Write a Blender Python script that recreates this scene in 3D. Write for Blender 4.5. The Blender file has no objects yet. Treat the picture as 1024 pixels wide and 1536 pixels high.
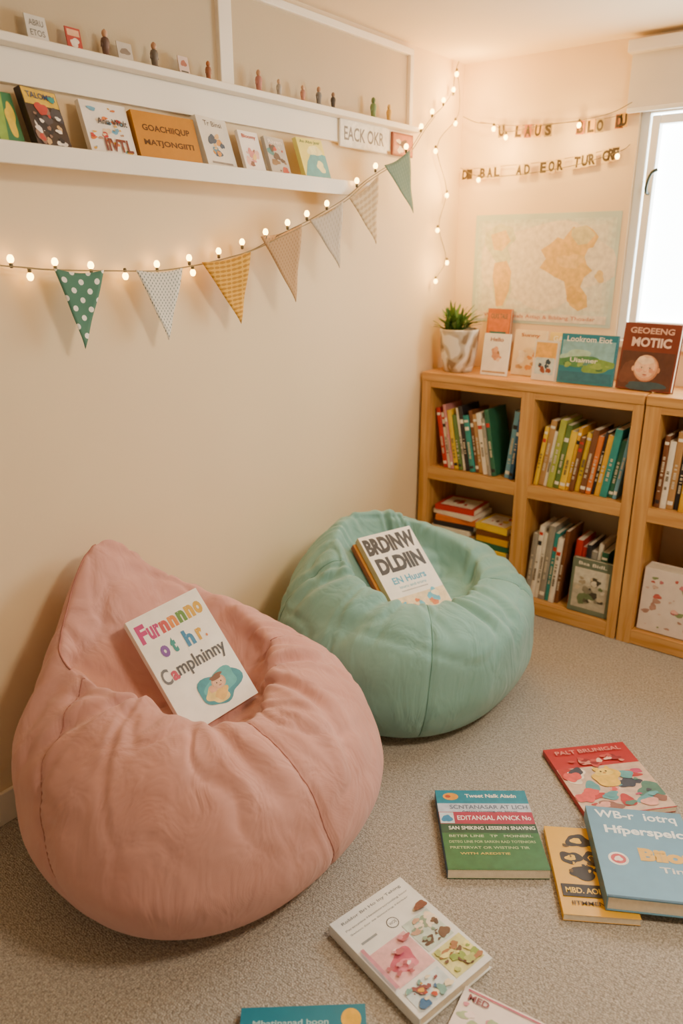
import bpy, bmesh, math, random
import numpy as np
from mathutils import Vector, Matrix, Euler, noise
SC=bpy.context.scene; COL=SC.collection
rnd=random.Random(7)
# ---------------------------------------------------------------- materials
def hx(s):
    s=s.lstrip('#'); c=[int(s[i:i+2],16)/255 for i in (0,2,4)]
    return tuple((v/12.92 if v<=.04045 else ((v+.055)/1.055)**2.4) for v in c)
MC={}
def mat(col,rough=.6,var=.06,scale=30,bump=0,bscale=200,emit=0,sheen=0,metal=0,name=None):
    if isinstance(col,str): col=hx(col)
    key=(tuple(round(c,4) for c in col),rough,var,scale,bump,bscale,emit,sheen,metal)
    if key in MC: return MC[key]
    m=bpy.data.materials.new(name or 'surface'); m.use_nodes=True; nt=m.node_tree; N=nt.nodes; L=nt.links
    b=N['Principled BSDF']; b.inputs['Roughness'].default_value=rough; b.inputs['Metallic'].default_value=metal
    tc=N.new('ShaderNodeTexCoord'); nz=N.new('ShaderNodeTexNoise'); nz.inputs['Scale'].default_value=scale; nz.inputs['Detail'].default_value=2
    L.new(tc.outputs['Object'],nz.inputs['Vector'])
    r=N.new('ShaderNodeValToRGB'); r.color_ramp.elements[0].position=.3; r.color_ramp.elements[1].position=.7
    r.color_ramp.elements[0].color=(*[c*(1-var) for c in col],1); r.color_ramp.elements[1].color=(*[min(1,c*(1+var)) for c in col],1)
    L.new(nz.outputs['Fac'],r.inputs['Fac']); L.new(r.outputs['Color'],b.inputs['Base Color'])
    if bump:
        n2=N.new('ShaderNodeTexNoise'); n2.inputs['Scale'].default_value=bscale; n2.inputs['Detail'].default_value=3
        L.new(tc.outputs['Object'],n2.inputs['Vector'])
        bp=N.new('ShaderNodeBump'); bp.inputs['Strength'].default_value=bump; bp.inputs['Distance'].default_value=.004
        L.new(n2.outputs['Fac'],bp.inputs['Height']); L.new(bp.outputs['Normal'],b.inputs['Normal'])
    if emit:
        b.inputs['Emission Color'].default_value=(*col,1); b.inputs['Emission Strength'].default_value=emit
    if sheen:
        b.inputs['Sheen Weight'].default_value=sheen; b.inputs['Sheen Roughness'].default_value=.5
    MC[key]=m; return m
def carpet_mat():
    m=bpy.data.materials.new('loop_carpet'); m.use_nodes=True; N=m.node_tree.nodes; L=m.node_tree.links; b=N['Principled BSDF']
    b.inputs['Roughness'].default_value=.95; b.inputs['Sheen Weight'].default_value=.15
    tc=N.new('ShaderNodeTexCoord')
    v=N.new('ShaderNodeTexVoronoi'); v.inputs['Scale'].default_value=185; v.inputs['Randomness'].default_value=.7; L.new(tc.outputs['Object'],v.inputs['Vector'])
    n=N.new('ShaderNodeTexNoise'); n.inputs['Scale'].default_value=120; n.inputs['Detail'].default_value=3; n.inputs['Roughness'].default_value=.7; L.new(tc.outputs['Object'],n.inputs['Vector'])
    r=N.new('ShaderNodeValToRGB'); e=r.color_ramp.elements; e[0].position=.32; e[0].color=(*hx('#a49b8f'),1); e[1].position=.68; e[1].color=(*hx('#ddd5c9'),1)
    L.new(n.outputs['Fac'],r.inputs['Fac'])
    mx=N.new('ShaderNodeMix'); mx.data_type='RGBA'; mx.blend_type='MULTIPLY'; mx.inputs[0].default_value=.72
    r2=N.new('ShaderNodeValToRGB'); e=r2.color_ramp.elements; e[0].position=.0; e[0].color=(1,1,1,1); e[1].position=.8; e[1].color=(.35,.34,.33,1)
    L.new(v.outputs['Distance'],r2.inputs['Fac']); L.new(r.outputs['Color'],mx.inputs[6]); L.new(r2.outputs['Color'],mx.inputs[7])
    L.new(mx.outputs[2],b.inputs['Base Color'])
    bp=N.new('ShaderNodeBump'); bp.invert=True; bp.inputs['Strength'].default_value=.9; bp.inputs['Distance'].default_value=.004
    L.new(v.outputs['Distance'],bp.inputs['Height']); L.new(bp.outputs['Normal'],b.inputs['Normal'])
    return m
def wood_mat(name,axis=0,c0='#b98140',c1='#dcab68'):
    m=bpy.data.materials.new(name); m.use_nodes=True; N=m.node_tree.nodes; L=m.node_tree.links; b=N['Principled BSDF']; b.inputs['Roughness'].default_value=.45
    tc=N.new('ShaderNodeTexCoord'); mp=N.new('ShaderNodeMapping'); s=[28,28,28]; s[axis]=1.6; mp.inputs['Scale'].default_value=s
    n=N.new('ShaderNodeTexNoise'); n.inputs['Scale'].default_value=1.5; n.inputs['Detail'].default_value=5; n.inputs['Distortion'].default_value=.6
    r=N.new('ShaderNodeValToRGB'); e=r.color_ramp.elements; e[0].position=.3; e[0].color=(*hx(c0),1); e[1].position=.7; e[1].color=(*hx(c1),1)
    L.new(tc.outputs['Object'],mp.inputs['Vector']); L.new(mp.outputs['Vector'],n.inputs['Vector']); L.new(n.outputs['Fac'],r.inputs['Fac']); L.new(r.outputs['Color'],b.inputs['Base Color'])
    bp=N.new('ShaderNodeBump'); bp.inputs['Strength'].default_value=.12; bp.inputs['Distance'].default_value=.002; L.new(n.outputs['Fac'],bp.inputs['Height']); L.new(bp.outputs['Normal'],b.inputs['Normal'])
    return m
def fabric_mat(name,col,dark):
    m=bpy.data.materials.new(name); m.use_nodes=True; N=m.node_tree.nodes; L=m.node_tree.links; b=N['Principled BSDF']
    b.inputs['Roughness'].default_value=.85; b.inputs['Sheen Weight'].default_value=.2; b.inputs['Sheen Roughness'].default_value=.6
    tc=N.new('ShaderNodeTexCoord')
    n=N.new('ShaderNodeTexNoise'); n.inputs['Scale'].default_value=5; n.inputs['Detail'].default_value=4
    L.new(tc.outputs['Object'],n.inputs['Vector'])
    r=N.new('ShaderNodeValToRGB'); e=r.color_ramp.elements; e[0].position=.25; e[0].color=(*hx(dark),1); e[1].position=.75; e[1].color=(*hx(col),1)
    L.new(n.outputs['Fac'],r.inputs['Fac']); L.new(r.outputs['Color'],b.inputs['Base Color'])
    hs=[]
    for rot in (0,1.5708):
        mp=N.new('ShaderNodeMapping'); mp.inputs['Rotation'].default_value=(.3,rot,.2); w=N.new('ShaderNodeTexWave'); w.inputs['Scale'].default_value=170; w.inputs['Distortion'].default_value=.8
        L.new(tc.outputs['Object'],mp.inputs['Vector']); L.new(mp.outputs['Vector'],w.inputs['Vector']); hs.append(w)
    a=N.new('ShaderNodeMath'); a.operation='ADD'; L.new(hs[0].outputs['Fac'],a.inputs[0]); L.new(hs[1].outputs['Fac'],a.inputs[1])
    b1=N.new('ShaderNodeBump'); b1.inputs['Strength'].default_value=.15; b1.inputs['Distance'].default_value=.001; L.new(a.outputs[0],b1.inputs['Height'])
    mp=N.new('ShaderNodeMapping'); mp.inputs['Scale'].default_value=(7,7,3); n2=N.new('ShaderNodeTexNoise'); n2.inputs['Scale'].default_value=1.3; n2.inputs['Detail'].default_value=2.5; n2.inputs['Distortion'].default_value=1.8
    L.new(tc.outputs['Object'],mp.inputs['Vector']); L.new(mp.outputs['Vector'],n2.inputs['Vector'])
    b2=N.new('ShaderNodeBump'); b2.inputs['Strength'].default_value=.5; b2.inputs['Distance'].default_value=.018; L.new(n2.outputs['Fac'],b2.inputs['Height']); L.new(b1.outputs['Normal'],b2.inputs['Normal'])
    L.new(b2.outputs['Normal'],b.inputs['Normal'])
    return m
def pattern_mat(name,base,fg,kind,scale):
    """printed cloth: dots / dashes / lines in the flag's own UV (metres)"""
    m=bpy.data.materials.new(name); m.use_nodes=True; N=m.node_tree.nodes; L=m.node_tree.links; b=N['Principled BSDF']; b.inputs['Roughness'].default_value=.9
    tc=N.new('ShaderNodeTexCoord')
    def cell(off,sx,sy,rad,stretch):
        mp=N.new('ShaderNodeMapping'); mp.inputs['Scale'].default_value=(sx,sy,1); mp.inputs['Location'].default_value=(off,off,0); L.new(tc.outputs['UV'],mp.inputs['Vector'])
        fr=N.new('ShaderNodeVectorMath'); fr.operation='FRACTION'; L.new(mp.outputs['Vector'],fr.inputs[0])
        sb=N.new('ShaderNodeVectorMath'); sb.operation='SUBTRACT'; sb.inputs[1].default_value=(.5,.5,0); L.new(fr.outputs[0],sb.inputs[0])
        ml=N.new('ShaderNodeVectorMath'); ml.operation='MULTIPLY'; ml.inputs[1].default_value=(stretch,1,0); L.new(sb.outputs[0],ml.inputs[0])
        ln=N.new('ShaderNodeVectorMath'); ln.operation='LENGTH'; L.new(ml.outputs[0],ln.inputs[0])
        lt=N.new('ShaderNodeMath'); lt.operation='LESS_THAN'; lt.inputs[1].default_value=rad; L.new(ln.outputs['Value'],lt.inputs[0]); return lt
    if kind=='dots': A,B=cell(0,scale,scale,.16,1),cell(.5,scale,scale,.16,1)
    elif kind=='dash': A,B=cell(0,scale,scale*.8,.2,1.6),cell(.5,scale,scale*.8,.2,1.6)
    else: A,B=cell(0,scale*.7,scale*1.3,.3,.7),cell(.0,scale*1.7,scale*1.3,.22,.8)
    mxm=N.new('ShaderNodeMath'); mxm.operation='MAXIMUM'; L.new(A.outputs[0],mxm.inputs[0]); L.new(B.outputs[0],mxm.inputs[1])
    mx=N.new('ShaderNodeMix'); mx.data_type='RGBA'; mx.inputs[6].default_value=(*hx(base),1); mx.inputs[7].default_value=(*hx(fg),1)
    L.new(mxm.outputs[0],mx.inputs[0]); L.new(mx.outputs[2],b.inputs['Base Color'])
    n=N.new('ShaderNodeTexNoise'); n.inputs['Scale'].default_value=400; L.new(tc.outputs['UV'],n.inputs['Vector'])
    bp=N.new('ShaderNodeBump'); bp.inputs['Strength'].default_value=.2; bp.inputs['Distance'].default_value=.001; L.new(n.outputs['Fac'],bp.inputs['Height']); L.new(bp.outputs['Normal'],b.inputs['Normal'])
    return m
def swirl_mat():
    m=bpy.data.materials.new('swirled_ceramic'); m.use_nodes=True; N=m.node_tree.nodes; L=m.node_tree.links; b=N['Principled BSDF']; b.inputs['Roughness'].default_value=.4
    tc=N.new('ShaderNodeTexCoord'); n=N.new('ShaderNodeTexNoise'); n.inputs['Scale'].default_value=9; n.inputs['Detail'].default_value=1; n.inputs['Distortion'].default_value=1.5
    L.new(tc.outputs['Object'],n.inputs['Vector']); r=N.new('ShaderNodeValToRGB'); e=r.color_ramp.elements
    e[0].position=.36; e[0].color=(*hx('#8c7458'),1); e[1].position=.40; e[1].color=(*hx('#b9a68a'),1)
    x=e.new(.50); x.color=(*hx('#c9bda8'),1); x=e.new(.53); x.color=(*hx('#e9e0d0'),1)
    L.new(n.outputs['Fac'],r.inputs['Fac']); L.new(r.outputs['Color'],b.inputs['Base Color']); return m
PAGE=mat('#efe4cf',.8,.05,80,.3,300)
# ---------------------------------------------------------------- object helpers
def link(o): COL.objects.link(o); return o
def mobj(name,mesh,parent=None,mats=()):
    for m in mats: mesh.materials.append(m)
    o=link(bpy.data.objects.new(name,mesh))
    if parent is not None: o.parent=parent
    return o
def tag(o,label,cat,group=None):
    o['label']=label; o['category']=cat
    if group: o['group']=group
    return o
def empty(name,M,label,cat,group=None):
    o=link(bpy.data.objects.new(name,None)); o.empty_display_size=.05
    o.matrix_world=M if isinstance(M,Matrix) else Matrix.Translation(M)
    return tag(o,label,cat,group)
def bm_box(bm,lo,hi,mi=0,bev=0,M=None):
    r=bmesh.ops.create_cube(bm,size=1); vs=r['verts']
    for v in vs:
        v.co=Vector([lo[i]+(v.co[i]+.5)*(hi[i]-lo[i]) for i in range(3)])
    fs=list({f for v in vs for f in v.link_faces})
    for f in fs: f.material_index=mi
    if bev:
        es=list({e for v in vs for e in v.link_edges})
        r2=bmesh.ops.bevel(bm,geom=es,offset=bev,segments=2,affect='EDGES',profile=.5)
        vs=list({v for f in r2['faces'] for v in f.verts}|{v for v in vs if v.is_valid})
        for f in {f for v in vs for f in v.link_faces}: f.material_index=mi
    if M is not None:
        for v in vs: v.co=M@v.co
    return vs
def box(name,lo,hi,m,parent=None,bev=.002,kind=None):
    """box whose origin sits at its own base centre"""
    c=Vector(((lo[0]+hi[0])/2,(lo[1]+hi[1])/2,lo[2])); bm=bmesh.new()
    bm_box(bm,Vector(lo)-c,Vector(hi)-c,0,bev); me=bpy.data.meshes.new(name); bm.to_mesh(me); bm.free()
    o=mobj(name,me,None,[m]); o.location=c
    if kind: o['kind']=kind
    return o
def tube(name,pts,r,m,parent=None,segs=6):
    bm=bmesh.new(); P=[Vector(p) for p in pts]; rings=[]
    for i,p in enumerate(P):
        t=(P[min(i+1,len(P)-1)]-P[max(i-1,0)]).normalized()
        a=t.cross(Vector((0,0,1)));
        if a.length<.05: a=t.cross(Vector((1,0,0)))
        a.normalize(); b=t.cross(a)
        rings.append([bm.verts.new(p+r*(a*math.cos(k*2*math.pi/segs)+b*math.sin(k*2*math.pi/segs))) for k in range(segs)])
    for i in range(len(P)-1):
        for k in range(segs):
            bm.faces.new((rings[i][k],rings[i][(k+1)%segs],rings[i+1][(k+1)%segs],rings[i+1][k]))
    bm.faces.new(rings[0][::-1]); bm.faces.new(rings[-1])
    bmesh.ops.recalc_face_normals(bm,faces=bm.faces)
    for f in bm.faces: f.smooth=True
    me=bpy.data.meshes.new(name); bm.to_mesh(me); bm.free()
    return mobj(name,me,parent,[m])
def lathe(bm,prof,segs=20,M=None,mi=0):
    rings=[]
    for r,z in prof:
        rings.append([bm.verts.new((r*math.cos(k*2*math.pi/segs),r*math.sin(k*2*math.pi/segs),z)) for k in range(segs)])
    for i in range(len(rings)-1):
        for k in range(segs):
            f=bm.faces.new((rings[i][k],rings[i][(k+1)%segs],rings[i+1][(k+1)%segs],rings[i+1][k])); f.smooth=True; f.material_index=mi
    f=bm.faces.new(rings[0][::-1]); f.material_index=mi; f=bm.faces.new(rings[-1]); f.material_index=mi
    if M is not None:
        for rg in rings:
            for v in rg: v.co=M@v.co
def catmull(P,n):
    out=[]; P=[Vector(p) for p in P]
    for i in range(len(P)-1):
        a=P[max(i-1,0)];b=P[i];c=P[i+1];d=P[min(i+2,len(P)-1)]
        for k in range(n):
            t=k/n; out.append(.5*((2*b)+(c-a)*t+(2*a-5*b+4*c-d)*t*t+(3*b-a-3*c+d)*t**3))
    out.append(P[-1]); return out
TXT={}
def text_pts(s,bold=.02):
    k=(s,bold)
    if k in TXT: return TXT[k]
    cu=bpy.data.curves.new('tmp','FONT'); cu.body=s; cu.align_x='CENTER'; cu.align_y='CENTER'; cu.offset=bold; cu.resolution_u=3
    o=link(bpy.data.objects.new('tmp',cu)); bpy.context.view_layer.update()
    me=bpy.data.meshes.new_from_object(o.evaluated_get(bpy.context.evaluated_depsgraph_get()))
    V=[tuple(v.co) for v in me.vertices]; Fc=[tuple(p.vertices) for p in me.polygons]
    bpy.data.objects.remove(o); bpy.data.curves.remove(cu); bpy.data.meshes.remove(me)
    TXT[k]=(V,Fc); return V,Fc
def art_mesh(name,items,w,h,z,parent,texts):
    """flat printed shapes/letters on a w x h surface at local height z (normalised -.5..+.5)"""
    mats=[]; bm=bmesh.new()
    def mi(c):
        m=mat(c,.5,.14,45)
        if m not in mats: mats.append(m)
        return mats.index(m)
    lay=0
    for it in items:
        lay+=1; zz=z+.00008*lay+.0003
        if (it[0]=='text')!=texts: continue
        if it[0]=='rect':
            _,x,y,a,b,c=it; pts=[(x-a/2,y-b/2),(x+a/2,y-b/2),(x+a/2,y+b/2),(x-a/2,y+b/2)]
        elif it[0]=='ell':
            _,x,y,a,b,c=it; pts=[(x+a*math.cos(k*.2618),y+b*math.sin(k*.2618)) for k in range(24)]
        elif it[0]=='blob':
            _,x,y,a,b,c,sd=it; q=random.Random(sd); ph=[q.random()*6 for _ in range(3)]
            pts=[]
            for k in range(36):
                t=k*math.pi/18; rr=1+.16*math.sin(2*t+ph[0])+.12*math.sin(3*t+ph[1])+.07*math.sin(5*t+ph[2])
                pts.append((max(-.495,min(.495,x+a*rr*math.cos(t))),max(-.495,min(.495,y+b*rr*math.sin(t)))))
        elif it[0]=='poly': _,pts,c=it
        elif it[0]=='text':
            s,x,y,a,b,c=it[1:7]; rot=it[7] if len(it)>7 else 0
            V,Fc=text_pts(s,it[8] if len(it)>8 else .015)
            if not V: continue
            tb=bmesh.new()
            xs=[v[0] for v in V]; ys=[v[1] for v in V]; cx=(min(xs)+max(xs))/2; cy=(min(ys)+max(ys))/2
            sx=a*w/(max(xs)-min(xs)); sy=b*h/(max(ys)-min(ys)); cr,sr=math.cos(rot),math.sin(rot)
            vv=[]
            for v in V:
                X=(v[0]-cx)*sx; Y=(v[1]-cy)*sy; vv.append(tb.verts.new((x*w+X*cr-Y*sr,y*h+X*sr+Y*cr,zz)))
            for f in Fc:
                try: tb.faces.new([vv[i] for i in f])
                except ValueError: pass
            me=bpy.data.meshes.new(name); tb.to_mesh(me); tb.free(); mobj(name,me,parent,[mat(c,.5,.04,60)])
            continue
        k=mi(c); vs=[bm.verts.new((p[0]*w,p[1]*h,zz)) for p in pts]
        f=bm.faces.new(vs); f.material_index=k; f.normal_update()
        if f.normal.z<0: f.normal_flip()
    if not bm.faces: bm.free(); return None
    bmesh.ops.triangulate(bm,faces=[f for f in bm.faces if len(f.verts)>4])
    me=bpy.data.meshes.new(name); bm.to_mesh(me); bm.free()
    return mobj(name,me,parent,mats)
def scat(seed,n,x0,x1,y0,y1,pal,smin,smax,asp=.75):
    """loose painted illustration: a cluster of small brush shapes"""
    q=random.Random(seed); out=[]
    for i in range(n):
        s=q.uniform(smin,smax)*(1.35-.7*i/n); out.append(('blob',q.uniform(x0,x1),q.uniform(y0,y1),s,s*asp*q.uniform(.5,1.1),q.choice(pal),q.randrange(999)))
    return tuple(out)
def book(M,w,h,t,cov,label,art=(),group=None,hard=True,name='picture_book',cat='book',spine=None):
    """empty at the back-cover centre; front cover on +z, text up = +y, spine on -x"""
    e=empty(name,M,label,cat,group); b=.0028 if hard else .0009; ins=.004 if hard else .0012
    bm=bmesh.new()
    bm_box(bm,(-w/2,-h/2,0),(w/2,h/2,b),0,.0004); bm_box(bm,(-w/2,-h/2,t-b),(w/2,h/2,t),0,.0004)
    bm_box(bm,(-w/2-(.001 if hard else .0002),-h/2,0.0002),(-w/2+b,h/2,t-.0002),1,.0004)
    me=bpy.data.meshes.new('cover'); bm.to_mesh(me); bm.free(); mobj('cover',me,e,[mat(cov,.38,.05,25),mat(spine or cov,.4,.05,25)])
    bm=bmesh.new()
    bm_box(bm,(-w/2+b,-h/2+ins,b),(w/2-ins,h/2-ins,t-b),0,0)
    me=bpy.data.meshes.new('page_block'); bm.to_mesh(me); bm.free(); mobj('page_block',me,e,[PAGE])
    if art:
        art_mesh('cover_picture',art,w,h,t,e,False); art_mesh('cover_title',art,w,h,t,e,True)
    return e
def frame(x,y,n=None):
    x=Vector(x).normalized(); y=Vector(y); y=(y-x*y.dot(x)).normalized(); z=x.cross(y)
    return Matrix((x,y,z)).transposed().to_4x4()
# ---------------------------------------------------------------- room
WALL=mat('#ecd5b0',.9,.02,2,.05,120); WHITE=mat('#f5ebda',.55,.02,4)
def struct(name,lo,hi,m,bev=0): return box(name,lo,hi,m,bev=bev,kind='structure')
CARPET=carpet_mat(); CH=2.396
struct('floor',(-.1,-5.2,-.1),(4.2,.1,0),CARPET)
struct('ceiling',(-.1,-5.2,CH),(4.2,.1,CH+.1),mat('#ecdabd',.9,.02,3))
struct('wall_left',(-.1,-5.2,0),(0,0,CH),WALL)
WX0,WX1,WZ0,WZ1=.80,2.1,1.25,2.16
bm=bmesh.new()
for lo,hi in (((0,0,0),(WX0,.14,CH)),((WX0,0,0),(WX1,.14,WZ0)),((WX0,0,WZ1),(WX1,.14,CH)),((WX1,0,0),(4.2,.14,CH))): bm_box(bm,lo,hi)
me=bpy.data.meshes.new('wall_back'); bm.to_mesh(me); bm.free(); o=mobj('wall_back',me,None,[WALL]); o['kind']='structure'
struct('wall_right',(4.1,-5.2,0),(4.2,0,CH),WALL)
struct('baseboard_left',(0,-5.2,0),(.014,0,.105),WHITE,.003)
def parented_box(name,lo,hi,m,p,bev=.002):
    o=box(name,lo,hi,m,None,bev); o.parent=p; o.location=o.location-p.location; return o
bm=bmesh.new()
y0,y1=.02,.09
for lo,hi in (((WX0,y0,WZ0),(WX0+.035,y1,WZ1)),((WX1-.035,y0,WZ0),(WX1,y1,WZ1)),((WX0+.035,y0,WZ0),(WX1-.035,y1,WZ0+.035)),((WX0+.035,y0,WZ1-.035),(WX1-.035,y1,WZ1)),((1.43,y0,WZ0+.035),(1.47,y1,WZ1-.035))): bm_box(bm,lo,hi,0,.003)
me=bpy.data.meshes.new('window_1'); bm.to_mesh(me); bm.free(); win=mobj('window_1',me,None,[mat('#fbfbf8',.35,.01,4)]); win['kind']='structure'
bm=bmesh.new()
y0,y1=.012,.055
for lo,hi in (((.845,y0,1.295),(.878,y1,2.115)),((1.395,y0,1.295),(1.428,y1,2.115)),((.878,y0,1.295),(1.395,y1,1.328)),((.878,y0,2.082),(1.395,y1,2.115))): bm_box(bm,lo,hi,0,.004)
me=bpy.data.meshes.new('window_sash'); bm.to_mesh(me); bm.free(); mobj('window_sash',me,win,[mat('#fdfdfa',.35,.01,4)])
PANE=bpy.data.materials.new('daylight_emission_pane'); PANE.use_nodes=True; N=PANE.node_tree.nodes; L=PANE.node_tree.links; b=N['Principled BSDF']
tc=N.new('ShaderNodeTexCoord'); nz=N.new('ShaderNodeTexNoise'); nz.inputs['Scale'].default_value=3; L.new(tc.outputs['Object'],nz.inputs['Vector'])
r=N.new('ShaderNodeValToRGB'); r.color_ramp.elements[0].color=(.80,.95,.92,1); r.color_ramp.elements[1].color=(.97,1,1,1); L.new(nz.outputs['Fac'],r.inputs['Fac'])
L.new(r.outputs['Color'],b.inputs['Emission Color']); b.inputs['Emission Strength'].default_value=14; b.inputs['Roughness'].default_value=.3  # pane glows by itself, standing in for daylight from outside
for a,c in ((.836,1.429),(1.471,2.064)):
    bm=bmesh.new(); bm_box(bm,(a,.056,1.286),(c,.060,2.124)); me=bpy.data.meshes.new('window_pane'); bm.to_mesh(me); bm.free(); mobj('window_pane',me,win,[PANE])
tube('window_handle',catmull([(.862,.012,1.83),(.862,-.012,1.835),(.864,-.022,1.86),(.876,-.022,1.90),(.900,-.022,1.915)],6),.0065,mat('#33423e',.35,.05,20),win,10)
struct('trim_1',(WX0-.03,-.03,WZ0-.03),(WX1+.03,.02,WZ0),WHITE,.003)
bl=empty('roller_blind',Vector((1.4,-.05,2.1)),'pale grey fabric roller blind above the window','blind')
parented_box('blind_cassette',(.745,-.07,2.33),(2.15,-.005,2.375),mat('#e6e0d8',.6,.02,5),bl,.006)
parented_box('blind_fabric',(.755,-.032,2.14),(2.14,-.027,2.34),mat('#dcd4c8',.8,.03,8,.2,300),bl,.001)
parented_box('bottom_bar',(.755,-.038,2.125),(2.14,-.022,2.143),mat('#efece6',.5,.02,5),bl,.004)
PANEL=mat('#c6b496',.9,.03,3,.1,200)
for a,b,n in ((-3.2,-1.525,'trim_2'),(-1.47,-.475,'trim_3')):
    struct(n,(0,a,2.03),(.006,b,2.35),PANEL)
struct('trim_4',(0,-3.2,2.35),(.022,-.45,2.375),WHITE,.003)
struct('trim_5',(0,-1.525,2.09),(.022,-1.47,2.35),WHITE,.003)
struct('trim_6',(0,-.475,2.0),(.022,-.45,2.35),WHITE,.003)
sh=empty('wall_shelf',Vector((.06,-1.6,1.80)),'long white picture ledge on the cream wall holding small books','shelf')
parented_box('shelf_board',(0,-3.1,1.822),(.107,-.826,1.842),WHITE,sh,.001)
parented_box('front_lip',(.1072,-3.1,1.80),(.120,-.826,1.849),WHITE,sh,.002)
hs=empty('display_ledge',Vector((.03,-1.6,2.03)),'narrow white high ledge with tiny cards and figurines','shelf')
parented_box('ledge_board',(0,-3.1,2.068),(.065,-.45,2.088),WHITE,hs,.003)
parented_box('ledge_apron',(0,-3.1,1.99),(.02,-.45,2.0675),WHITE,hs,.001)
# ---------------------------------------------------------------- bookcases
WZ=wood_mat('beech_upright',2); WX=wood_mat('beech_board',0)
def bookcase(x0,x1,posts,label):
    p=empty('bookcase',Vector(((x0+x1)/2,-.15,0)),label,'bookcase')
    parented_box('top_board',(x0,-.305,1.035),(x1,-.003,1.075),WX,p,.004)
    parented_box('top_rail',(x0+.02,-.298,1.005),(x1-.02,-.275,1.035),WX,p,.002)
    for a,b in posts: parented_box('upright',(a,-.3,0),(b,-.004,1.035),WZ,p,.003)
    for (a,b),(c,d) in zip(posts[:-1],posts[1:]):
        parented_box('shelf',(b,-.292,.585),(c,-.01,.615),WX,p,.002)
        parented_box('shelf_rail',(b,-.298,.56),(c,-.2925,.62),WX,p,.001)
        parented_box('bottom_shelf',(b,-.29,.045),(c,-.01,.066),WX,p,.002)
        parented_box('plinth_rail',(b,-.298,.004),(c,-.2905,.068),WX,p,.001)
    parented_box('back_panel',(x0+.01,-.0035,.01),(x1-.01,-.0005,1.03),mat('#c4a67a',.6,.05,6),p,0)
    return p
bookcase(.018,1.045,[(.018,.066),(.525,.588),(1.003,1.045)],'light beech two-bay bookcase against the cream wall, filled with books')
bookcase(1.052,1.95,[(1.052,1.112),(1.48,1.53),(1.90,1.95)],'matching light beech bookcase under the bright window')
# ---------------------------------------------------------------- shelf books (spine out)
def spine_book(x,y,z,t,h,d,col,tilt,label,group,band=None,nm='paperback_book'):
    """spine faces -y; x,z = contact corner; tilt>0 leans towards +x"""
    bm=bmesh.new(); c=.0016
    bm_box(bm,(0,0,0),(c,d,h),0); bm_box(bm,(t-c,0,0),(t,d,h),0)
    n=5; vs0=[];vs1=[]
    for i in range(n+1):
        a=math.pi*i/n; xx=t/2-math.cos(a)*t/2; yy=-math.sin(a)*min(.003,t*.15)
        vs0.append(bm.verts.new((xx,yy,0))); vs1.append(bm.verts.new((xx,yy,h)))
    for i in range(n): bm.faces.new((vs0[i],vs0[i+1],vs1[i+1],vs1[i]))
    bm_box(bm,(c,.001,.003),(t-c,d-.003,h-.003),1)
    for k,(za,zb,mi) in enumerate(band or []):
        r=min(.003,t*.15)+.0006
        pts=[(t/2-math.cos(math.pi*(i/n))*t/2*.93,-math.sin(math.pi*(i/n))*r-.0003) for i in range(n+1)]
        b0=[bm.verts.new((p[0],p[1],h*za)) for p in pts]; b1=[bm.verts.new((p[0],p[1],h*zb)) for p in pts]
        for i in range(n): bm.faces.new((b0[i],b0[i+1],b1[i+1],b1[i])).material_index=2+mi
    q=.18+.12*rnd.random(); end=rnd.uniform(.5,.72)
    wdt=min(t*.22,.005)
    while q<end:
        s=rnd.uniform(.008,.02)
        if rnd.random()<.75:
            f=bm.faces.new([bm.verts.new((t/2+a*wdt,-min(.003,t*.15)-.0016,h*(q+b*s))) for a,b in ((-1,0),(1,0),(1,1),(-1,1))]); f.material_index=5
        q+=s*1.4
    me=bpy.data.meshes.new(nm); bm.to_mesh(me); bm.free()
    light=sum(hx(col))>1.2
    o=mobj(nm,me,None,[mat(col,.45,.15,14),PAGE,mat('#f3ead6',.5,.03,60),mat('#2c2a2c',.5,.05,60),mat('#c8372f',.5,.05,60),mat('#6b5f50' if light else '#d8cbb0',.5,.05,60)])
    if tilt>=0: o.matrix_world=Matrix.Translation((x+t*math.cos(tilt),y,z))@Matrix.Rotation(tilt,4,'Y')@Matrix.Translation((-t,0,0))
    else: o.matrix_world=Matrix.Translation((x,y,z))@Matrix.Rotation(tilt,4,'Y')
    tag(o,label,'book',group); return o
CN={'#c0302c':'red','#d9a520':'yellow','#e8c22e':'bright yellow','#2f8f8a':'teal','#2c5f8f':'blue','#6fa7c4':'light blue','#ece2cf':'cream','#7a4a2a':'brown','#5f7a38':'olive green','#d9742c':'orange','#2d2a2e':'black','#9a9488':'grey','#c9898a':'dusty pink','#2f6b4f':'dark green','#b58a55':'tan','#a8b04a':'lime green'}
def row(x,z,y,cols,ts,hts,tilt,group,lim=None):
    for i,c in enumerate(cols):
        t=ts[i%len(ts)]; h=hts[i%len(hts)]
        k=rnd.random(); band=[]
        if k<.3: band=[(.74,.80,rnd.choice([0,0,1,2]) if c!='#ece2cf' else rnd.choice([1,2]))]
        if rnd.random()<.5: band.append((.06,.11,rnd.choice([0,1])))
        if rnd.random()<.3: band.append((.88,.92,rnd.choice([0,2])))
        st='leaning' if abs(tilt)>.05 else 'upright'
        spine_book(x,y+rnd.uniform(0,.02),z,t,h,.16+rnd.uniform(-.01,.02),c,tilt,'%s paperback %s in the bookcase row'%(CN[c],st),group,band)
        x+=(t+.0009)/math.cos(tilt)
    return x
ZU,ZL=.6165,.0675
g='books in the upper bookcase bay'
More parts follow.
